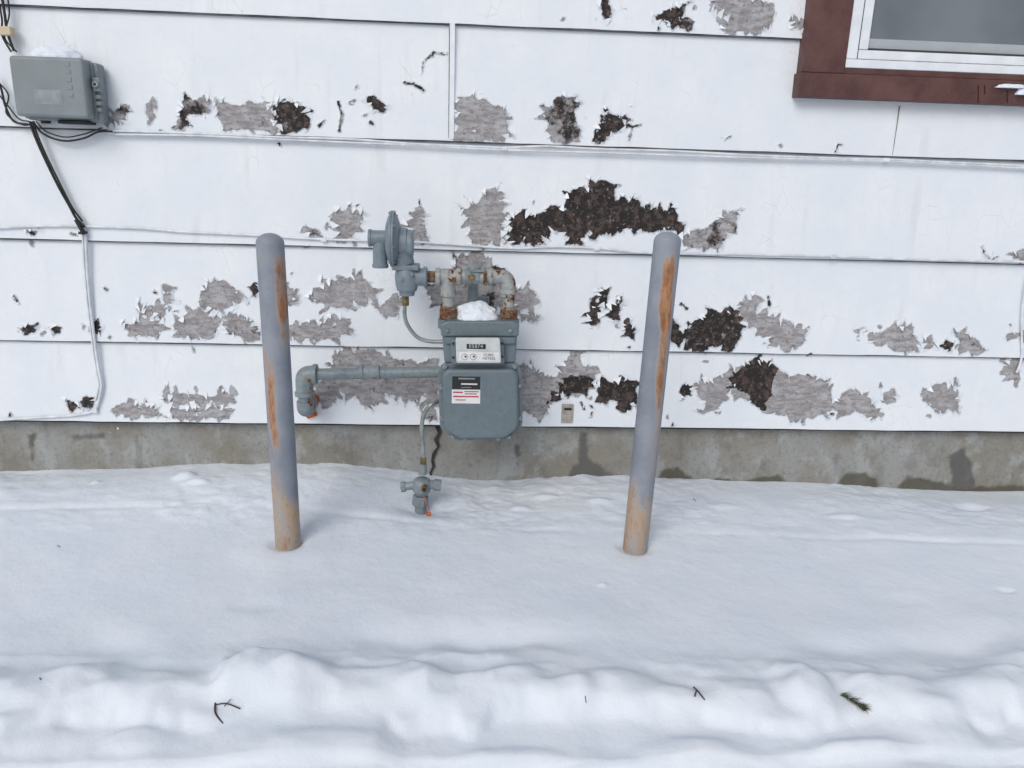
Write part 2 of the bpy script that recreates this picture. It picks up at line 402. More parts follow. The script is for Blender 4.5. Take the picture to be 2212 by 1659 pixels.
def jag(poly):
    c=Vector((sum(p[0] for p in poly)/len(poly),sum(p[1] for p in poly)/len(poly)))
    size=max((Vector(p)-c).length for p in poly)
    zlo=max([l for l in levels if l<c.y],default=levels[0])+.002
    zhi=min([l for l in levels if l>c.y],default=levels[-1])-.001
    A=0
    for i in range(len(poly)):
        x0,y0=poly[i];x1,y1=poly[(i+1)%len(poly)];A+=x0*y1-x1*y0
    sg=1 if A<0 else -1
    out=[];ph=random.uniform(0,99)
    for i in range(len(poly)):
        a=Vector(poly[i]);b=Vector(poly[(i+1)%len(poly)]);n=max(1,int((b-a).length/.009))
        d=(b-a).normalized();nr=Vector((-d.y,d.x))*sg
        for k in range(n):
            t=(k+(random.uniform(-.3,.3) if k else 0))/n;q=a.lerp(b,t)
            o=(mnoise.noise(Vector((q.x*28,q.y*28,ph)))) *.012+random.uniform(-.0025,.0025)
            x=random.random()
            if x<.15:o+=random.uniform(.008,.026)
            elif x<.22:o-=random.uniform(.006,.016)
            o*=min(1,size/.05)
            q=q+nr*o+d*random.uniform(-.003,.003)
            q.y=min(max(q.y,zlo),zhi)
            out.append((q,nr))
    return out
def sdf(px,pz,poly):
    d=np.full(px.shape,9.);ins=np.zeros(px.shape,bool);n=len(poly)
    for i in range(n):
        ax,az=poly[i];bx,bz=poly[(i+1)%n]
        ex,ez=bx-ax,bz-az;l=ex*ex+ez*ez+1e-12
        t=np.clip(((px-ax)*ex+(pz-az)*ez)/l,0,1)
        d=np.minimum(d,np.hypot(px-ax-t*ex,pz-az-t*ez))
        if abs(ez)>1e-9:
            c=((az>pz)!=(bz>pz))&(px<(bx-ax)*(pz-az)/ez+ax);ins^=c
    return np.where(ins,-d,d)
patches=[]
for pl,dk in PA:
    patches.append((jag([tuple(p) for p in ppts(pl,-.01)]),dk))
for pl,w in CR:
    q=ppts(pl,-.01);ww=L(w,1106,400,-.01)*.5;lft=[];rgt=[]
    for i,p in enumerate(q):
        a=Vector(q[max(0,i-1)]);b=Vector(q[min(len(q)-1,i+1)]);d=(b-a).normalized();nr=Vector((-d.y,d.x))
        k=.4 if i in(0,len(q)-1) else 1.
        lft.append((Vector(p)+nr*ww*k,nr));rgt.append((Vector(p)-nr*ww*k,-nr))
    patches.append((lft+rgt[::-1],.6))
WIDTH=.014
def splat(px,pz,peel,dark,plist,W_=WIDTH,over=()):
    for k,(pl,dk) in enumerate(plist):
        pp=[tuple(p) for p,_ in pl]
        x0=min(p[0] for p in pp)-W_;x1=max(p[0] for p in pp)+W_;z0=min(p[1] for p in pp)-W_;z1=max(p[1] for p in pp)+W_
        m=np.where((px>x0)&(px<x1)&(pz>z0)&(pz<z1))[0]
        if len(m)==0: continue
        s=sdf(px[m],pz[m],pp);v=np.clip((W_-s)/W_,0,2)
        if W_==WIDTH and min(x1-x0-2*W_,z1-z0-2*W_)<.02:
            v=np.clip((W_-(s-.0014))/W_,0,2)+np.where(s<.001,.15,0)
        bt=v>peel[m]
        if k in over: bt=bt|(v>1.0)
        peel[m]=np.maximum(peel[m],v);dark[m]=np.where(bt,dk,dark[m])
chips=[]
for k in range(75):
    if random.random()<.85:
        pl,dk=random.choice(patches[:NP]);p,nr=random.choice(pl);p=p+nr*random.uniform(.010,.035)+Vector((random.uniform(-.02,.02),0))
    else:
        z=random.choice(levels[:5])+abs(random.gauss(0,.02))+.006;p=Vector((random.uniform(-1.4,1.8),z))
    a0=random.uniform(0,3.14);l=random.uniform(.002,.009);w=random.uniform(.0006,.003)
    d=Vector((math.cos(a0),math.sin(a0)));e=Vector((-d.y,d.x));s=random.uniform(-.8,.8)
    chips.append(([(p-d*l,d),(p+e*w+d*l*s,e),(p+d*l*.7+e*w*random.uniform(-1,2),d),(p-e*w*.6-d*l*s,-e)],random.choice((.1,.2,.3,.7))))
allp=patches+chips
# ------------------------------------------------------------ house
house=empty('house')
xs=np.concatenate([np.arange(-5,-1.6,.4),np.arange(-1.5,1.92,.0038),np.arange(2.0,5.1,.4)])
V=[];Fc=[];base=0
for i in range(len(levels)-1):
    z0,z1=levels[i],levels[i+1]
    dense=z0<1.45
    rows=np.concatenate([np.arange(z0,z1+.012,.0038 if dense else .05)])
    rows[-1]=z1+.012
    X,Z=np.meshgrid(xs,rows)
    t=(Z-z0)/(z1-z0)
    Y=-(.0155-.0125*np.clip(t,0,1))
    Y+= (fbm(X*1.7,Z*2.+i*7,3,5)-.5)*.004*np.clip(1-abs(2*t-1),0,1)
    Y+=np.clip((t-.985)/.03,0,1)*.002
    lipz=(fbm(X*6,X*0+i*3.1,3,9)-.5)*.0045
    Z=Z+np.where(t<.05,lipz*(1-t/.05),0)
    v=np.stack([X.ravel(),Y.ravel(),Z.ravel()],1);nr_,nc=X.shape
    idx=np.arange(nr_*nc).reshape(nr_,nc)+base
    f=np.stack([idx[:-1,:-1].ravel(),idx[:-1,1:].ravel(),idx[1:,1:].ravel(),idx[1:,:-1].ravel()],1)
    V.append(v);Fc.append(f);base+=len(v)
    u=np.concatenate([np.stack([xs,Y[0],Z[0]],1),np.stack([xs,np.full(nc,.02),Z[0]+.002],1)])
    a=np.arange(nc)+base;b=a+nc
    Fc.append(np.stack([b[:-1],b[1:],a[1:],a[:-1]],1));V.append(u);base+=len(u)
    if i>0: box('lap_shade_strip',-5,5,-.0125,-.001,z0-.0038,z0+.004,M_LAPSHADE,house,0)  # dark strip standing in for the thin shadow below each lap
V=np.concatenate(V);Fc=np.concatenate(Fc)
sid=mesh_obj('siding',V.tolist(),Fc.tolist(),M_SID,house)
peel=np.zeros(len(V));dark=np.zeros(len(V))
splat(V[:,0],V[:,2],peel,dark,allp,over=OVER)
set_attr(sid.data,'peel',peel);set_attr(sid.data,'dark',dark)
# curled paint flakes along the torn edges
fv=[];ff=[]
def flake(p,nr,l,w,lift):
    d=Vector((-nr.y,nr.x));skew=random.uniform(-.6,.6);n=5;b=len(fv)
    y0=siding_y(p.y)-.0008
    if any(abs(p.y-lv)<.012 for lv in levels): return
    for k in range(n+1):
        t=k/n;q=p+nr*(l*.55-l*t)+d*(skew*l*t);ww=w*(1-t**1.6)*.5+.0004
        y=y0-lift*(t**2)
        for s in(-1,1):
            e=q+d*s*ww;fv.append((e.x,y-(0.0015*t if s>0 else 0),e.y))
    for k in range(n):
        a=b+2*k;ff.append((a,a+1,a+3,a+2))
for i,(pl,dk) in enumerate(patches[:NP]):
    if i in OVER: continue
    for p,nr in pl:
        if random.random()<.26:
            flake(p+nr*random.uniform(-.001,.006),nr,random.uniform(.010,.026),random.uniform(.006,.020),random.uniform(.004,.013))
for k in range(70):
    pl,dk=random.choice(patches);p,nr=random.choice(pl);a=random.uniform(0,6.28)
    flake(p+Vector((random.uniform(-.05,.05),random.uniform(-.03,.03))),Vector((math.cos(a),math.sin(a))),random.uniform(.006,.014),random.uniform(.003,.008),random.uniform(.001,.005))
mesh_obj('paint_flakes',fv,ff,M_WHITE,house)
# foundation
fx=np.concatenate([np.arange(-5,-1.6,.3),np.arange(-1.55,1.97,.008),np.arange(2.,5.1,.3)]);fz=np.arange(-.5,levels[0]+.02,.008)
X,Z=np.meshgrid(fx,fz);Y=.022+(fbm(X*7,Z*7,4,3)-.5)*.008
idx=np.arange(X.size).reshape(X.shape)
f=np.stack([idx[:-1,:-1].ravel(),idx[:-1,1:].ravel(),idx[1:,1:].ravel(),idx[1:,:-1].ravel()],1)
fv2=np.stack([X.ravel(),Y.ravel(),Z.ravel()],1)
fo=mesh_obj('foundation',fv2.tolist(),f.tolist(),M_CON,house)
DP=[([(1225,1045),(1232,1010),(1250,1000),(1252,935),(1268,935),(1272,995),(1290,1000),(1310,1020),(1345,1030),(1345,1050)],.6),
([(1415,1045),(1430,1018),(1465,1010),(1495,1030),(1490,1050)],.0),([(1530,1050),(1540,1030),(1600,1040),(1680,1025),(1705,1045),(1700,1060)],.0),
([(1800,1060),(1830,1020),(1870,1022),(1900,1045),(1890,1065)],.0),([(1930,1065),(1960,1030),(2000,1035),(2060,1050),(2212,1050),(2225,1080),(1940,1080)],.0),
([(2060,1070),(2050,985),(2080,970),(2100,1000),(2110,1070)],.6),
([(150,940),(230,938),(225,948),(160,950)],.6),([(1110,960),(1125,960),(1118,1010)],.6),([(60,940),(75,935),(70,1005)],.0)]
peel=np.zeros(len(fv2));dark=np.zeros(len(fv2))
DPP=[]
for pl,dk in DP: DPP.append(([(Vector(p),Vector((0,1))) for p in ppts(pl,.02)],dk))
splat(fv2[:,0],fv2[:,2],peel,dark,DPP,.03)
set_attr(fo.data,'peel',peel);set_attr(fo.data,'dark',dark)
# crack in the parging
cv=[];cf=[]
for k,(u,v,w) in enumerate([(936,912,5),(945,922,10),(950,936,8),(942,950,9),(947,966,6),(938,980,9),(934,996,6),(937,1008,7),(930,1022,5),(932,1036,3)]):
    p=P(u,v,.014);ww=L(w,u,v,.014)/2;cv+=[(p.x-ww,.0155,p.z),(p.x+ww*.9,.0155,p.z+.002)]
    if k: a=2*k-2;cf.append((a,a+1,a+3,a+2))
mesh_obj('foundation_crack',cv,cf,M_DARK,house,False)
box('starter_strip',-5,5,-.010,.02,levels[0]-.006,levels[0]-.0015,M_DARK,house,0)
def strip(u0_,v0,u1_,v1,w,mat,y0,name):
    a=P(u0_,v0,-.015);b=P(u1_,v1,-.015);ww=L(w,u0_,v0,-.015)/2;x=(a.x+b.x)/2
    box(name,x-ww,x+ww,y0,-.001,b.z,a.z,mat,house,.0008)
strip(975,50,978,300,11,M_WHITE,-.0185,'joint_strip')
M_GREYGAP=m_simple('joint_grey_gap',(.25,.25,.26),.8,.4,60,.0001)  # grey colour of the thin board joints and the lower gasket
strip(968.5,52,971,298,1.3,M_GREYGAP,-.0165,'joint_gap')
strip(1942,228,1930,336,1.2,M_GREYGAP,-.016,'joint_gap')
strip(978,540,978,560,1.4,M_GREYGAP,-.016,'joint_gap')
box('vent_tab',P(1213,880).x,P(1238,880).x,-.020,-.012,P(1225,912).z,P(1225,872).z,M_TAN,house,.002)
box('vent_slot',P(1218,880).x,P(1234,880).x,-.0215,-.019,P(1225,884).z,P(1225,879).z,M_DARK,house,0)
def wc(name,pl,r,mat,y,par=house,smooth=True):
    return tube(name,[P(q[0],q[1],y) for q in pl],r,mat,par,smooth=smooth,res=3)
wc('cable_run',[(238,282),(420,288),(600,296),(760,301),(900,311),(1040,317),(1090,319),(1180,316),(1300,322),(1450,326),(1600,334),(1780,341),(1930,345),(2080,352),(2230,359)],.0032,M_CABLE,-.020)
wc('cable_run',[(240,290),(420,293),(600,301),(760,308),(900,314),(1090,324),(1300,330),(1600,340),(1930,349),(2230,364)],.0028,M_CABLE,-.0195)
wc('cable_run',[(-20,493),(100,488),(185,489),(300,493),(400,501),(550,508),(700,517),(900,523),(1100,536),(1200,533),(1290,536),(1400,546),(1600,549),(1800,554),(2000,561),(2230,566)],.0034,M_CABLE,-.021)
wc('cable_run',[(185,500),(190,600),(200,700),(212,790),(219,832),(212,870),(200,888),(160,897),(80,902),(-20,908)],.0042,M_CABLE,-.021)
wc('cable_run',[(178,500),(184,600),(194,700),(206,790),(213,832),(206,865)],.003,M_CABLE,-.019)
wc('cable_run',[(2222,590),(2212,640),(2207,700),(2207,770),(2196,805)],.0034,M_CABLE,-.021)
for u,v in [(1090,321),(1290,537),(1915,346),(700,518),(205,888),(240,285),(1800,555)]:
    p=P(u,v,-.02);box('cable_clip',p.x-.009,p.x+.009,-.0265,-.012,p.z-.006,p.z+.006,M_CABLE,house,.003)
for pl,r in [([(64,262),(78,300),(98,345),(125,400),(150,445),(165,472),(183,490)],.0036),([(70,262),(84,300),(104,345),(131,400),(156,448),(178,478)],.0028),
 ([(72,262),(92,288),(135,304),(180,299),(212,285),(243,284)],.0027),([(78,262),(100,284),(140,296),(180,290),(220,276)],.0018),
 ([(2,-20),(10,30),(16,70),(30,110)],.0035),([(-8,-20),(4,40),(4,75),(24,112)],.0025),([(14,-20),(20,30),(10,80),(36,112)],.002),
 ([(-12,160),(2,190),(12,230),(30,262),(60,268)],.003),([(-14,190),(14,225),(40,256),(62,262)],.002),([(-6,175),(18,205),(14,245),(50,270),(75,264)],.002)]:
    wc('black_cable',pl,r,M_BLACK,-.03)
p=P(16,68,-.03);box('cable_connector',p.x-.018,p.x+.016,-.045,-.02,p.z-.011,p.z+.011,M_BEIGE,house,.003)
p=P(178,490,-.02);tube('cable_splice',[p+Vector((-.01,-.01,.02)),p+Vector((0,-.012,0)),p+Vector((.008,-.01,-.02))],.006,M_BLACK,house)
p=P(182,503,-.02);cyl('cable_splice',p+Vector((-.012,-.008,0)),p+Vector((.012,-.008,.002)),.004,M_BLACK,house)
# window -------------------------------------------------
win=empty('window',house)
zb=P(1727,209,-.045).z;xl=P(1733,150,-.045).x
zt=zb+1.15;xr=xl+1.3
xi=P(1826,140,-.045).x;zi=P(1826,160,-.045).z
box('casing_left',xl,xi,-.047,-.004,zi+.001,zt,M_BROWN,win,.002)
box('casing_right',xr-.09,xr,-.047,-.004,zi+.001,zt,M_BROWN,win,.002)
box('casing_top',xl,xr,-.050,-.004,zt,zt+.09,M_BROWN,win,.002)
box('sill_board',xl-.006,xr+.006,-.052,-.004,zb,zi,M_BROWN,win,.002)
box('sill_ledge',xi+.001,xr-.091,-.044,-.004,zi+.0005,zi+.016,M_BROWN,win,.002)
fz0=zi+.017;gx=P(1876,90,-.03).x;gz=P(1872,107,-.03).z
wfr=gx-xi
box('frame_bottom',xi+.001,xr-.091,-.043,-.005,fz0,fz0+(gz-fz0)*.45,M_WHITE,win,.003)
box('frame_bottom_step',xi+wfr*.55,xr-.12,-.036,-.005,fz0+(gz-fz0)*.46,gz-.002,M_WHITE,win,.003)
box('frame_left',xi+.001,xi+wfr*.5,-.043,-.005,fz0+(gz-fz0)*.46,zt-.001,M_WHITE,win,.003)
box('frame_left_step',xi+wfr*.52,gx,-.036,-.005,gz-.001,zt-.001,M_WHITE,win,.003)
box('gasket',xi+wfr*.5,xi+wfr*.56,-.0375,-.005,fz0+(gz-fz0)*.5,zt-.001,M_INK,win,0)
box('gasket_bottom',xi+wfr*.5,xr-.12,-.0375,-.005,fz0+(gz-fz0)*.455,fz0+(gz-fz0)*.50,M_GREYGAP,win,0)
box('glazing_bead',gx,xr-.12,-.030,-.018,gz-.001,gz+.004,M_INK,win,0)
box('pale_glass_bar',gx,xr-.12,-.0215,-.018,gz+.004,gz+.030,m_simple('pale_glass_bar',(.42,.45,.48),.2,.05,20),win,0)  # plain pale bar across the bottom of the glass
box('glass',gx+.0005,xr-.1,-.0205,-.017,gz+.003,zt-.002,M_GLASS,win,0)
box('frame_right',xr-.12,xr-.091,-.043,-.005,fz0+.02,zt-.001,M_WHITE,win,.003)
M_STAIN=m_simple('red_stain',(.055,.010,.008),.5,.4,60,.0001,0,.2)
for u,v0,v1 in ((2113,184,222),(2127,184,204),(2176,196,222)):
    a=P(u,v0,-.0520);b=P(u,v1,-.0520);tube('stain_drip',[a,b],.0016,M_STAIN,win,res=2)

# ------------------------------------------------------------ snow
wl=[(-40,1020),(0,1018),(150,1016),(300,1012),(420,1004),(520,1002),(640,1002),(760,1006),(870,1015),(950,1030),(1040,1037),(1110,1037),(1180,1032),(1260,1028),(1400,1029),(1500,1036),(1700,1041),(1820,1046),(1950,1056),(2080,1062),(2212,1062)]
wx=np.array([P(u,v,.02).x for u,v in wl]);wz=np.array([P(u,v,.02).z for u,v in wl])
bl=P(623,1172,-.45);br=P(1371,1182,-.45)
zmid=(bl.z+br.z)/2
def G(u,v,z):
    d=fw*F+rt*(u-CX)-up*(v-CY);return CAM+d*((z-CAM.z)/d.z)
gr=[(-40,1104),(300,1106),(600,1110),(800,1122),(1000,1140),(1300,1146),(1700,1156),(2230,1168)]
gx_=np.array([G(u,v,zmid).x for u,v in gr]);gy_=np.array([G(u,v,zmid).y for u,v in gr])
lumps=[]
for (u,v,w,d,h) in [(585,1480,.088,.060,.050),(645,1510,.05,.050,.022),(70,1500,.13,.06,.026),(330,1500,.08,.05,.020),(200,1470,.07,.035,.014),(790,1500,.08,.05,.022),(890,1480,.06,.04,.018),(960,1510,.09,.045,.026),
 (1100,1490,.07,.05,.026),(1210,1510,.06,.04,.020),(1330,1500,.09,.05,.024),(1450,1520,.06,.035,.018),(1745,1500,.050,.058,.038),(1700,1455,.04,.03,.016),(1590,1510,.06,.04,.018),(1980,1510,.13,.05,.028),(2150,1490,.10,.05,.030),(2040,1560,.06,.04,.018),
 (400,1050,.03,.02,.014),(430,1062,.03,.012,.010),(208,1052,.012,.010,.008),(725,1020,.03,.02,.010),(1302,1262,.010,.008,.006),(2175,1270,.02,.01,-.006),(2105,1075,.05,.03,-.016),(30,1580,.1,.03,.016),(550,1310,.05,.03,-.004),(1960,1290,.05,.03,-.003),(1500,1600,.08,.03,.012),(700,1600,.1,.03,.012),
 (300,1590,.07,.025,.010),(1100,1610,.08,.02,.010),(1850,1600,.08,.02,.012),(1180,1070,.05,.02,.008),(1290,1082,.04,.02,.008),(1120,1095,.03,.015,.007),(1560,1090,.05,.02,.005),(1830,1110,.05,.02,.006)]:
    q=G(u,v,zmid);lumps.append((q.x,q.y,w,d,h))
def snow_z(X,Y):
    X=np.asarray(X,float);Y=np.asarray(Y,float)
    zw=np.interp(X,wx,wz);t=np.clip(-Y/.42,0,1);t=t*t*(3-2*t)
    zf=np.interp(X,[bl.x,br.x],[bl.z,br.z])
    z=zw*(1-t)+zf*t
    near=np.exp(-((X/3.5)**2))*np.exp(-(((Y+.6)/1.6)**4))
    z+=(fbm(X*2.2,Y*2.2,3,21)-.5)*.024*np.clip((-Y-.5)/.3,0.1,1)
    rough=np.clip(1-(-Y-.30)/.15,0,1)
    z+=(fbm(X*18,Y*22,4,31,.6)-.5)*.016*rough*near*np.clip(fbm(X*3,Y*4,2,33)*2.2-.5,.2,1)
    gyy=np.interp(X,gx_,gy_)
    wob=(fbm(X*5,Y*0,3,44)-.5)*.03
    dg=Y-gyy-wob
    gs=np.clip(fbm(X*4,X*0+3,2,45)*2.2-.5,.15,1)
    z+=-.0045*gs*np.exp(-(dg/.014)**2)+.0015*np.exp(-((dg-.03)/.03)**2)
    z+=(fbm(X*10,Y*10,3,47)-.5)*.006*near
    w1=(fbm(X*4,X*0+2,3,51)-.5)*.12
    yy=Y-w1
    z+=-.020*np.exp(-((yy+.905)/.045)**2)*np.clip(fbm(X*3,X*0+9,2,52)*2.4-.8,0,1)
    rid=np.clip(1-abs(yy+1.03)/.14,0,1);rid=rid*rid*(3-2*rid)
    bil=np.abs(fbm(X*8,Y*10,3,61,.5)-.5)*2
    z+=rid*(.002+.034*(1-bil)**2*fbm(X*5,Y*6,2,63))
    st1=np.clip((-1.10-(Y-w1*.5-(fbm(X*11,Y*8,3,64)-.5)*.09))/.03,0,1)*np.clip(fbm(X*4,X*0+5,2,66)*2.4-.5,.25,1);z-=.023*st1*st1*(3-2*st1)
    low=np.clip((-1.12-Y)/.05,0,1)
    z+=(fbm(X*9,Y*11,4,71)-.5)*.018*low*near
    st2=np.clip((-1.195-(Y-(fbm(X*3,X*0,3,74)-.5)*.03))/.010,0,1);z-=.022*st2*st2*(3-2*st2)
    for (a,b,w,d,h) in lumps:
        q=((X-a)/w)**2+((Y-b)/d)**2+ (fbm(X*14,Y*14,2,81)-.5)*.8
        q=np.clip(q,0,20)
        z+=h*np.exp(-q**1.7)
    for c in (bl,br):
        r=np.hypot(X-c.x,Y+.45);z-=.012*np.exp(-(r/.042)**4)
        z+=.003*np.exp(-((r-.09)/.05)**2)
    rp=P(910,1095,-.2);r=np.hypot((X-rp.x)/1.5,Y+.2);z-=.03*np.exp(-(r/.06)**2)
    far=np.clip((np.hypot(X,Y+1)-6)/30,0,1);z+=far*(fbm(X*.08,Y*.08,3,91)-.5)*1.2
    z=np.where(Y>.06,np.minimum(z,.02)-.1,z)
    return z
def axis(dense0,dense1,step,lo,hi):
    a=list(np.arange(dense0,dense1,step));s=step;x=a[0]
    left=[]
    while x>lo: s*=1.25;x-=s;left.append(x)
    s=step;x=a[-1];right=[]
    while x<hi: s*=1.25;x+=s;right.append(x)
    return np.array(left[::-1]+a+right)
X,Y=np.meshgrid(axis(-1.6,2.0,.0065,-120,120),axis(-1.5,.05,.0065,-120,120))
Z=snow_z(X,Y)
idx=np.arange(X.size).reshape(X.shape)
f=np.stack([idx[:-1,:-1].ravel(),idx[:-1,1:].ravel(),idx[1:,1:].ravel(),idx[1:,:-1].ravel()],1)
sv=np.stack([X.ravel(),Y.ravel(),Z.ravel()],1)
so=mesh_obj('snow_ground',sv.tolist(),f.tolist(),M_SNOW,None)
q=G(1230,1080,zmid)
dd=.8*np.exp(-(((sv[:,0]-q.x)/.16)**2+((sv[:,1]-q.y)/.06)**2))*fbm(sv[:,0]*25,sv[:,1]*25,3,5)*.8+.25*np.exp(-((sv[:,1]+.05)/.06)**2)*fbm(sv[:,0]*9,sv[:,1]*9,3,6)
dd+=np.where(fbm(sv[:,0]*60,sv[:,1]*60,2,8)>.86,.5,0)*np.exp(-((sv[:,1]+.2)/.25)**2)
set_attr(so.data,'dark',dd)
def on_snow(u,v):
    d=(fw*F+rt*(u-CX)-up*(v-CY)).normalized();t=.8
    while t<4:
        p=CAM+d*t
        if p.z<float(snow_z(p.x,p.y)): return p
        t+=.004
    return p
# ------------------------------------------------------------ bollards
def bollard(topuv,botuv,rp,fn):
    y=-.45;b=P(*botuv,y);t=P(*topuv,y);r=L(rp,*topuv,y)
    ax=(t-b);h=ax.length
    prof=[]
    ext=.25
    for k in range(150): prof.append((-ext+(h+ext-r*.75)*k/149,r))
    for k in range(1,9):
        a=k/8*math.pi/2;prof.append((h-r*.75+r*.75*math.sin(a),max(r*math.cos(a),.0004)))
    o=lathe('bollard',b,ax,prof,M_BOL,None,64)
    me=o.data;n=len(me.vertices);co=np.empty(n*3);me.vertices.foreach_get('co',co);co=co.reshape(-1,3)
    axn=np.array(ax.normalized());rel=co-np.array(b);hh=rel@axn
    s=(rel-hh[:,None]*axn)[:,0]/r;back=(rel-hh[:,None]*axn)[:,1]>0.3*r
    T=1-hh/h
    ru,ta=fn(s,T,back)
    set_attr(me,'rust',ru);set_attr(me,'tan',ta)
    return o
def bx(s,T,s0,s1,t0,t1,es=.25,et=.03):
    return np.clip((s-s0)/es+.5,0,1)*np.clip((s1-s)/es+.5,0,1)*np.clip((T-t0)/et+.5,0,1)*np.clip((t1-T)/et+.5,0,1)
def fl(s,T,bk):
    r=.62*bx(s,T,.35,1.2,.06,.24,.3,.06)+.5*bx(s,T,.5,1.2,.2,.33,.3,.06)
    r+=.78*bx(s,T,-.75,.05,.37,.60,.5,.12)+.45*bx(s,T,-.6,.1,.58,.68,.4,.08)+.35*bx(s,T,-.95,-.5,.3,.4,.3,.06)
    r+=.45*bx(s,T,-1.2,.2,.70,.82,.8,.08)+.35*bx(s,T,-1.2,1.2,.92,1.3,.3,.06)
    r+=.5*bx(s,T,-.62,-.4,.06,.08,.1,.01)+.35*bx(s,T,-.45,.1,.8,1.,.3,.05)
    t=.85*np.clip((T-(.68+.05*(s+1)))/.10,0,1)
    return r,t
def fr(s,T,bk):
    r=.95*bx(s,T,-.35,.55,.07,.25,.45,.06)+.70*bx(s,T,-.1,.65,.2,.47,.4,.1)
    r+=.5*bx(s,T,-1.2,-.5,.75,1.1,.4,.06)+.35*bx(s,T,.1,.9,.45,.75,.5,.1)+.4*bx(s,T,-.3,.5,.85,.95,.4,.05)
    t=.70*np.clip((T-(.72+.03*s))/.12,0,1)
    return r,t
bollard((582,503),(623,1180),30,fl)
bollard((1444,500),(1371,1192),29.5,fr)

# ------------------------------------------------------------ gas meter
gm=empty('gas_meter')
YM=-.23
low=[(958,786),(1116,786),(1127,800),(1129,925),(1098,951),(985,953),(950,928),(946,800)]
lowp=roundpoly(ppts(low,YM),.018)
def sc2(pts,k):
    c=Vector((sum(p[0] for p in pts)/len(pts),sum(p[1] for p in pts)/len(pts)));return [tuple(c+(Vector(p)-c)*k) for p in pts]
prism('lower_flange',lowp,-.226,-.207,M_MET,gm,.003)
prism('front_pan',sc2(lowp,.90),-.250,-.2255,M_MET,gm,.010,6)
prism('back_pan',sc2(lowp,.92),-.2075,-.12,M_MET,gm,.016,5)
for (u,v) in [(962,792),(1112,792),(953,836),(1121,833),(955,904),(1123,903),(978,943),(1076,946),(1100,943),(1005,948)]:
    p=P(u,v,-.228);cyl('bolt',p+Vector((0,.004,0)),p+Vector((0,-.009,0)),.0058,M_PIPE,gm,n=6,bev=.001)
    cyl('bolt_washer',p+Vector((0,.004,0)),p+Vector((0,-.002,0)),.0082,M_PIPE,gm,n=18)
upb=[(955,716),(1118,716),(1113,784),(960,784)]
prism('upper_body',roundpoly(ppts(upb,-.22),.01),-.226,-.13,M_MET,gm,.008,4)
hd=[(951,700),(965,692),(1108,692),(1121,700),(1120,726),(953,726)]
prism('top_casting',roundpoly(ppts(hd,-.22),.008),-.232,-.125,M_MET,gm,.008,4)
sh=[(960,728),(1114,728),(1112,742),(963,742)]
prism('top_flange',ppts(sh,-.228),-.236,-.2265,M_MET,gm,.003)
for u in (968,1100):
    p=P(u,693,-.185);cyl('meter_hub',p+Vector((0,0,-.02)),p+Vector((0,0,.006)),L(22,u,693,-.185),M_MET,gm)
    p=P(u-2 if u<1000 else u+2,714,-.233);cyl('casting_bolt',p,p+Vector((0,-.006,0)),.0055,M_PIPE,gm,n=6,bev=.001)
ix=[(973,732),(1087,732),(1091,787),(975,787)]
prism('index_housing',roundpoly(ppts(ix,-.245),.01),-.2515,-.222,M_MET,gm,.004)
ix2=[(984,730),(1080,730),(1083,784),(986,784)]
prism('index_cover',roundpoly(ppts(ix2,-.262),.006),-.266,-.251,M_IDX,gm,.003)
def plate(name,u0_,v0,u1_,v1,y,mat,th=.0006):
    a=P(u0_,v0,y);b=P(u1_,v1,y);return box(name,a.x,b.x,y,y+th,b.z,a.z,mat,gm,0)
plate('index_window',1008,743,1049,754,-.2672,M_LABK)
plate('index_lower_panel',992,760,1078,781,-.2668,M_LAB)
plate('index_lip',984,757,1081,758.6,-.2670,M_TUBE)
def text(s,u,v,h,y,mat,par,align='CENTER',sp=1.0):
    c=bpy.data.curves.new('lettering','FONT');c.body=s;c.size=L(h,u,v,y)*1.35;c.align_x=align;c.align_y='CENTER';c.extrude=.0001;c.space_character=sp
    o=bpy.data.objects.new('lettering',c);sc.collection.objects.link(o);o.parent=par;o.location=P(u,v,y);o.rotation_euler=(math.pi/2,0,0);c.materials.append(mat);return o
text('05874',1028,748,8,-.2682,M_IDX,gm,sp=1.15)
text('CUBIC',1056,767,6,-.2672,M_INK,gm)
text('METRES',1056,775,6,-.2672,M_INK,gm)
for u in (1004,1022):
    p=P(u,771,-.267);cyl('test_dial',p,p+Vector((0,-.001,0)),.0075,M_LAB,gm,bev=0)
    cyl('test_dial_ring',p+Vector((0,.0002,0)),p+Vector((0,-.0006,0)),.0085,M_INK,gm,bev=0)
    box('dial_hand',p.x-.0008,p.x+.0045,-.2690,-.2682,p.z-.001,p.z+.004,M_INK,gm,0)
for u,v in ((979,742),(979,772),(1085,742),(1085,770)):
    p=P(u,v,-.252);cyl('index_screw',p,p+Vector((0,-.004,0)),.0035,M_DARK,gm,n=12)
plate('black_label',977,813,1037,841,-.2508,M_LABK)
plate('label_bar',990,816,1026,820,-.2514,M_TUBE)
plate('label_mark',996,828,1031,831.5,-.2514,M_LAB)
plate('label_line',996,836,1018,838,-.2514,M_TUBE)
plate('white_label',976,841.5,1037,872,-.2508,M_LAB)
for (a,b,c,d) in [(979,846,1000,849),(1003,845,1034,847.5),(979,855,1034,858.5),(984,863,1006,865)]: plate('label_stripe',a,b,c,d,-.2514,M_LABR)
plate('label_line',1004,850,1030,852,-.2514,M_INK)
YP=-.185
def col(u,v0,v1,rp,mat,name='riser',n=28,y=YP): 
    a=P(u,v0,y);b=P(u,v1,y);x=(a.x+b.x)/2
    return cyl(name,(x,y,b.z),(x,y,a.z),L(rp,u,v0,y),mat,gm,n=n)
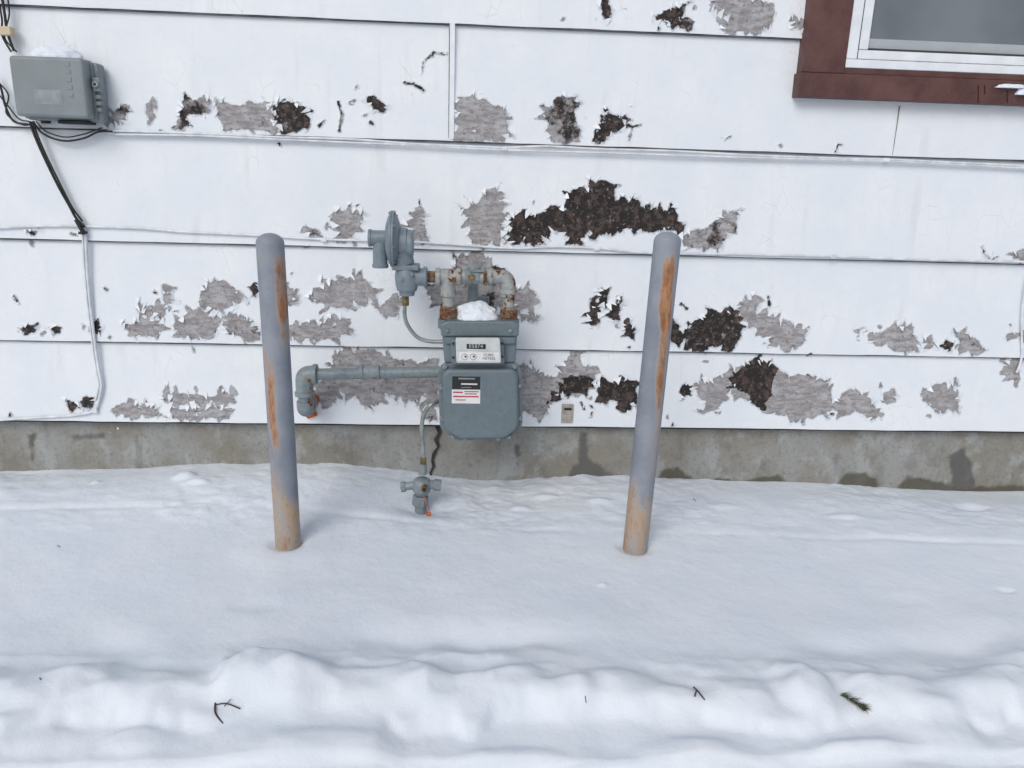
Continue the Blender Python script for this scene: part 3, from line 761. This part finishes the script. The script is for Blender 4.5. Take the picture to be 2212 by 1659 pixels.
for u in (968,1099):
    col(u,668,688,20,M_NUT,'union_nut',8);col(u,636,670,12.5,M_RUSTY,'nipple');col(u,662,669,17,M_RUST,'union_ring')
    col(u,688,695,16,M_NUT,'swivel')
col(968,630,640,16.5,M_RUSTY,'coupling');col(1099,630,641,17,M_RUSTY,'coupling')
col(968,582,634,16,M_RUSTY,'tee_leg')
def hor(u0_,u1_,v,rp,mat,name,n=28,y=YP):
    a=P(u0_,v,y);b=P(u1_,v,y);z=P((u0_+u1_)/2,v,y).z
    return cyl(name,(a.x,y,z),(b.x,y,z),L(rp,(u0_+u1_)/2,v,y),mat,gm,n=n)
hor(945,992,598,16,M_RUSTY,'tee_body');hor(986,996,598,19.5,M_RUSTY,'tee_band');hor(941,951,598,19.5,M_RUSTY,'tee_band')
hor(918,944,598,12.5,M_NUT,'close_nipple')
hor(994,1050,598,14,M_RUSTY,'bypass_valve_body');hor(1004,1036,597,17,M_PIPE,'valve_hex',8)
hor(1044,1052,598,18.5,M_RUST,'valve_band')
p=P(1024,583,YP);lathe('valve_head',p,(0,-.25,1),[(-.012,.013),(0,.018),(.010,.019),(.016,.014),(.018,.006)],M_PIPE,gm,24)
box('valve_lever',p.x-.012,p.x+.03,YP-.02,YP-.008,p.z-.004,p.z+.004,M_PIPE,gm,.002)
p=P(1018,598,YP-.018);cyl('valve_plug',p+Vector((0,.01,0)),p+Vector((0,-.008,0)),.010,M_BRASS,gm,n=6)
a=P(1050,598,YP);b=P(1099,598,YP);c=P(1099,638,YP)
tube('elbow',[(a.x,YP,b.z),(b.x,YP,b.z),(b.x,YP,c.z)],L(16,1099,600,YP),M_RUSTY,gm,fillet=.055)
col(1099,624,634,19.5,M_RUSTY,'elbow_band');hor(1056,1064,598,18.5,M_RUSTY,'elbow_band')
a=P(1022,605,-.10);b=P(1022,660,-.10);cyl('bracket_post',(a.x,-.11,b.z-.03),(a.x,-.11,a.z+.015),L(12,1022,620,-.11),M_PIPE,gm)
box('bracket_plate',a.x-.012,a.x+.05,-.03,-.012,P(1022,655,-.02).z,P(1022,640,-.02).z,M_PIPE,gm,.002)
box('bracket_arm',a.x-.010,a.x+.010,-.11,-.018,P(1022,652,-.1).z,P(1022,644,-.1).z,M_PIPE,gm,.002)
# regulator
RG=empty('regulator',gm);YR=-.19
def rp_(u,v):return P(u,v,YR)
c=rp_(849,516);Rr=L(60,849,516,YR)
lathe('diaphragm_housing',c,(1,0,0),[(-.020,.022),(-.018,.040),(-.012,Rr*.80),(-.006,Rr*.88),(-.0055,Rr),(-.0005,Rr),(-.0003,Rr*.965),(.0003,Rr*.965),(.0005,Rr),(.0055,Rr),(.006,Rr*.88),(.012,Rr*.80),(.018,.042),(.022,.03)],M_REG,RG,56)
for k in range(8):
    a=k/8*2*math.pi+.2;q=c+Vector((0,math.cos(a)*Rr*.93,math.sin(a)*Rr*.93));cyl('flange_bolt',q+Vector((-.010,0,0)),q+Vector((.010,0,0)),.0045,M_REG,RG,n=6)
def rhor(u0_,u1_,v,rp,name,mat=M_REG,n=28,bev=.0015):
    a=rp_(u0_,v);b=rp_(u1_,v);return cyl(name,(a.x,YR,a.z),(b.x,YR,a.z),L(rp,u0_,v,YR),mat,RG,n=n,bev=bev)
rhor(862,880,523,31,'spring_case_base');rhor(878,893,526,30,'spring_cap',bev=.004)
rhor(800,845,514,17,'vent_body');rhor(796,803,514,19,'vent_cap')
p=rp_(821,540);lathe('vent_hood',(p.x,YR,rp_(821,578).z),(0,0,1),[(0,L(17,821,560,YR)),(.008,L(18,821,560,YR)),(.010,L(16,821,560,YR)),(.075,L(15,821,560,YR)),(.08,.012)],M_REG,RG,28)
box('mount_flange',rp_(848,570).x,rp_(906,570).x,YR-.03,YR+.03,rp_(876,582).z,rp_(876,570).z,M_REG,RG,.004)
cyl('neck',(rp_(872,570).x,YR,rp_(872,572).z),(rp_(866,555).x,YR,rp_(866,545).z),.03,M_REG,RG)
lathe('regulator_body',(rp_(884,640).x-.006,YR,rp_(884,638).z),(0,0,1),[(0,.020),(.012,.022),(.014,.027),(.03,.031),(.05,.033),(.068,.030),(.078,.026)],M_REG,RG,32)
rhor(890,924,598,19,'outlet_boss');rhor(915,922,598,22,'outlet_band')
p=rp_(876,640);cyl('brass_plug',(p.x,YR,rp_(876,660).z),(p.x,YR,p.z+.004),.0105,M_BRASS,RG,n=6)
tube('sense_tube',[rp_(875,655),rp_(874,680),rp_(881,703),rp_(900,727),rp_(925,737),rp_(962,738)],.0055,M_TUBE,gm,smooth=True)
for u,v in((890,592),(868,604)):
    p=P(u,v,YR-.03);cyl('body_bolt',p,p+Vector((0,-.006,0)),.006,M_REG,RG,n=6)
# horizontal house line
YH=-.105
def h2(u,v,y=YH):return P(u,v,y)
a=h2(1010,802);b=h2(657,809);c=h2(658,880)
tube('house_line',[a,(b.x+.0,YH,b.z),(b.x,YH,c.z),(b.x,-.0,c.z-.002)],L(12.5,800,805,YH),M_PIPE,gm,fillet=.03,res=8)
e=L(19,657,809,YH)
tube('elbow',[h2(682,808.5),b,(b.x,YH,h2(657,852).z)],e,M_PIPE,gm,fillet=.05,res=8)
q=h2(680,808.5);cyl('elbow_band',q+Vector((-.005,0,0)),q+Vector((.007,0,0)),e*1.18,M_PIPE,gm)
q=(b.x,YH,h2(657,850).z);cyl('elbow_band',Vector(q)+Vector((0,0,-.006)),Vector(q)+Vector((0,0,.006)),e*1.15,M_PIPE,gm)
q2=Vector((b.x,YH,h2(657,866).z));cyl('nipple',q2+Vector((0,0,-.02)),Vector(q),e*.8,M_PIPE,gm)
tube('elbow',[q2,(b.x,YH,h2(657,884).z),(b.x,-.04,h2(657,884).z)],e*.98,M_PIPE,gm,fillet=.035,res=8)
q=Vector((b.x,-.045,h2(657,884).z));cyl('wall_collar',q,q+Vector((0,.05,0)),e*.9,M_ORANGE,gm)
q=P(672,893,-.02);cyl('foam',q+Vector((-.014,0,-.006)),q+Vector((.014,.0,.004)),.012,M_ORANGE,gm,n=9)
for u0_,u1_,rr in((778,786,16.5),(786,814,15),(814,821,16.5)):
    A=h2(u0_,804.2);B=h2(u1_,803.7);cyl('coupling',A,B,L(rr,800,805,YH),M_PIPE,gm)
# service riser
SR=empty('service_valve',gm);YS=-.20
def s_(u,v):return P(u,v,YS)
tube('flex_connector',[s_(915,992),s_(913,960),s_(911,920),s_(918,890),s_(935,872),P(965,862,-.15)],.0062,M_TUBE,SR,smooth=True)
cyl('top_nut',s_(914,1003),s_(915,988),.0095,M_BRASS,SR,n=6)
cyl('top_nipple',s_(913,1024),s_(914,1002),.013,M_PIPE,SR,r1=.010)
lathe('valve_body',s_(910,1068),s_(913,1022)-s_(910,1068),[(0,.018),(.008,.022),(.012,.026),(.035,.028),(.046,.024),(.05,.018)],M_PIPE,SR,24)
cyl('valve_port_left',s_(868,1052),s_(905,1046),.012,M_PIPE,SR);cyl('port_cap',s_(866,1052),s_(876,1051),.0155,M_PIPE,SR,n=8)
cyl('valve_port_right',s_(915,1045),s_(950,1048),.0135,M_PIPE,SR);cyl('port_cap',s_(938,1047),s_(953,1048.5),.017,M_PIPE,SR,n=8)
p=s_(918,1045)+Vector((0,-.02,0));cyl('valve_stem',p,p+Vector((0,-.022,0)),.010,M_BRASS,SR,n=6)
cyl('rust_spot',p+Vector((0,-.022,0)),p+Vector((0,-.025,0)),.006,M_DARK,SR,n=12)
cyl('riser_pipe',s_(905,1180),s_(910,1070),.017,M_PIPE,SR);cyl('riser_nut',s_(907,1092),s_(909,1070),.0235,M_PIPE,SR,n=6)
tube('seal_wire',[s_(915,1060)+Vector((0,-.03,0)),s_(924,1078)+Vector((0,-.035,0)),s_(930,1098)+Vector((0,-.035,0))],.0012,M_ORANGE,SR,res=2)
box('seal_tag',s_(922,1100).x,s_(932,1100).x,YS-.038,YS-.032,s_(926,1107).z,s_(926,1096).z,M_ORANGE,SR,.001)

# ------------------------------------------------------------ utility box
ub=empty('telephone_utility_box')
YB=-.10
c0=P(14,118,YB);c1=P(192,126,YB);c2=P(210,260,YB);x0=(c0.x+P(36,255,YB).x)/2;x1=(c1.x+c2.x)/2-.012;z1_=(c0.z+c1.z)/2;z0_=(c2.z+P(36,254,YB).z)/2
def rr(x0,x1,z0,z1,r):return roundpoly([(x0,z0),(x1,z0),(x1,z1),(x0,z1)],r)
prism('lid',rr(x0,x1-.006,z0_+.004,z1_,.012),YB,-.05,M_BOX,ub,.009,5)
prism('base_tray',rr(x0+.006,x1+.012,z0_-.003,z1_-.006,.010),-.058,-.018,M_BOX,ub,.005,4)
prism('lid_rim',rr(x0+.001,x1,z0_,z1_-.001,.012),-.064,-.056,M_BOX,ub,.002)
box('faded_label',x0+.055,x0+.125,YB-.0006,YB+.001,z0_+.035,z0_+.072,M_BOXD,ub,0)
for k in range(5):
    box('embossed_rib',x1-.052,x1-.040,YB-.0014,YB+.001,z0_+.055+k*.019,z0_+.066+k*.019,M_BOX,ub,.0008)
p=Vector((x1+.006,-.06,z0_+(z1_-z0_)*.60))
box('latch_plate',p.x-.010,p.x+.012,-.070,-.05,p.z-.018,p.z+.018,M_BOX,ub,.004)
cyl('latch_screw',p+Vector((.001,-.010,0)),p+Vector((.001,-.017,0)),.008,M_BOXD,ub,n=16);cyl('latch_hole',p+Vector((.001,-.016,0)),p+Vector((.001,-.0178,0)),.004,M_DARK,ub,n=12)
for k in range(3):
    box('latch_lug',p.x-.006,p.x+.008,-.068,-.05,p.z-.036-k*.016,p.z-.026-k*.016,M_BOX,ub,.002)
cyl('cable_gland',(x0+.045,-.04,z0_-.01),(x0+.045,-.04,z0_+.01),.012,M_BLACK,ub)
box('bottom_shade_strip',x0+.09,x1-.02,-.07,-.03,z0_-.010,z0_-.001,M_DARK,ub,.002)  # dark strip painted in as the shaded lower edge of the box
# ------------------------------------------------------------ small snow caps
def snow_cap(name,c,rx,ry,rz,seed,par=None):
    bm=bmesh.new();bmesh.ops.create_icosphere(bm,subdivisions=5,radius=1)
    for v in bm.verts:
        n=mnoise.fractal(v.co*1.3+Vector((seed,0,0)),.9,2.,4)*.2
        k=1+n;v.co=Vector((v.co.x*rx*k,v.co.y*ry*k,max(v.co.z,-.1)*rz*k))+Vector(c)
    me=bpy.data.meshes.new(name);bm.to_mesh(me);bm.free();me.polygons.foreach_set('use_smooth',[True]*len(me.polygons))
    return link(bpy.data.objects.new(name,me),par,M_SNOW)
zt_=P(1030,692,-.22).z+.001
snow_cap('snow_cap',(P(1030,690,-.19).x,-.180,zt_),L(46,1030,697,-.19),.044,.044,3,gm)
snow_cap('snow_cap',(P(118,120,-.06).x,-.055,z1_-.002),.070,.030,.034,8,ub)
p=P(2185,190,-.052)
snow_cap('snow_cap',(p.x,-.055,p.z),.050,.012,.010,12,win)
snow_cap('snow_cap',(p.x+.035,-.056,p.z-.016),.022,.010,.018,15,win)
# ------------------------------------------------------------ litter on the snow
def twig(name,pts,r,mat=M_TWIG):
    Q=[on_snow(u,v)+Vector((0,0,h)) for u,v,h in pts];return tube(name,Q,r,mat,None,smooth=True,res=2)
tw=empty('twig')
for pts,r in [([(465,1523,.004),(466,1545,.004),(482,1566,.003)],.0016),([(468,1526,.004),(490,1530,.010),(519,1535,.004)],.0012),([(485,1534,.008),(500,1522,.012)],.0008)]:
    o=twig('branch',pts,r);o.parent=tw
tw2=empty('twig')
for pts,r in [([(1498,1488,.004),(1508,1500,.006),(1522,1515,.003)],.0014),([(1504,1496,.005),(1500,1508,.004)],.0014)]:
    o=twig('branch',pts,r);o.parent=tw2
for pts in ([(1498,1078,.002),(1503,1084,.002)],[(86,1466,.002),(88,1470,.002)],[(1264,1505,.002),(1266,1520,.002)],[(124,1180,.002),(130,1183,.002)]):
    o=twig('twig',pts,.0009)
sprig=empty('evergreen_sprig')
a=on_snow(1815,1505)+Vector((0,0,.004));b=on_snow(1868,1540)+Vector((0,0,.005))
o=tube('stem',[a,a.lerp(b,.5)+Vector((0,0,.004)),b],.0012,M_TWIG,sprig,smooth=True,res=2)
nv=[];nf=[]
for k in range(130):
    t=random.random();c=a.lerp(b,t)+Vector((0,0,.004))
    d=(b-a).normalized();s=random.choice((-1,1));perp=Vector((-d.y,d.x,0))*s
    dr=(d*.7+perp*random.uniform(.3,1)+Vector((0,0,random.uniform(-.1,.5)))).normalized()*random.uniform(.010,.024)
    w=dr.cross(Vector((0,0,1))).normalized()*.0008
    i=len(nv);nv+= [c-w,c+w,c+dr];nf.append((i,i+1,i+2))
mesh_obj('needles',nv,nf,M_GREEN,sprig,False)

# ------------------------------------------------------------ light, sky, camera
w=bpy.data.worlds.new('World');sc.world=w;w.use_nodes=True;nt=w.node_tree
bg=nt.nodes['Background'];sky=nt.nodes.new('ShaderNodeTexSky');sky.sky_type='NISHITA';sky.sun_disc=False
EL,AZ=38,205
sky.sun_elevation=math.radians(EL);sky.sun_rotation=math.radians(AZ);sky.dust_density=3;sky.air_density=1.;sky.ozone_density=1
hs=nt.nodes.new('ShaderNodeHueSaturation');hs.inputs['Saturation'].default_value=.66;nt.links.new(sky.outputs[0],hs.inputs['Color']);nt.links.new(hs.outputs[0],bg.inputs['Color'])
bg.inputs['Strength'].default_value=.092
sun=bpy.data.lights.new('sun','SUN');sun.energy=1.02;sun.angle=math.radians(32);sun.color=(1,1,.985)
so_=bpy.data.objects.new('sun',sun);sc.collection.objects.link(so_)
el,az=math.radians(EL),math.radians(AZ)
sd=Vector((math.sin(az)*math.cos(el),math.cos(az)*math.cos(el),math.sin(el)))
so_.rotation_euler=sd.to_track_quat('Z','Y').to_euler();so_.location=sd*10
cd=bpy.data.cameras.new('camera');cam=bpy.data.objects.new('camera',cd);sc.collection.objects.link(cam)
cd.sensor_width=36;cd.lens=36*F/2212;cd.clip_end=1000;cd.clip_start=.01
M=Matrix((( rt.x,up.x,-fw.x,CAM.x),(rt.y,up.y,-fw.y,CAM.y),(rt.z,up.z,-fw.z,CAM.z),(0,0,0,1)));cam.matrix_world=M
sc.camera=cam
sc.view_settings.view_transform='Standard';sc.view_settings.look='None';sc.view_settings.exposure=0
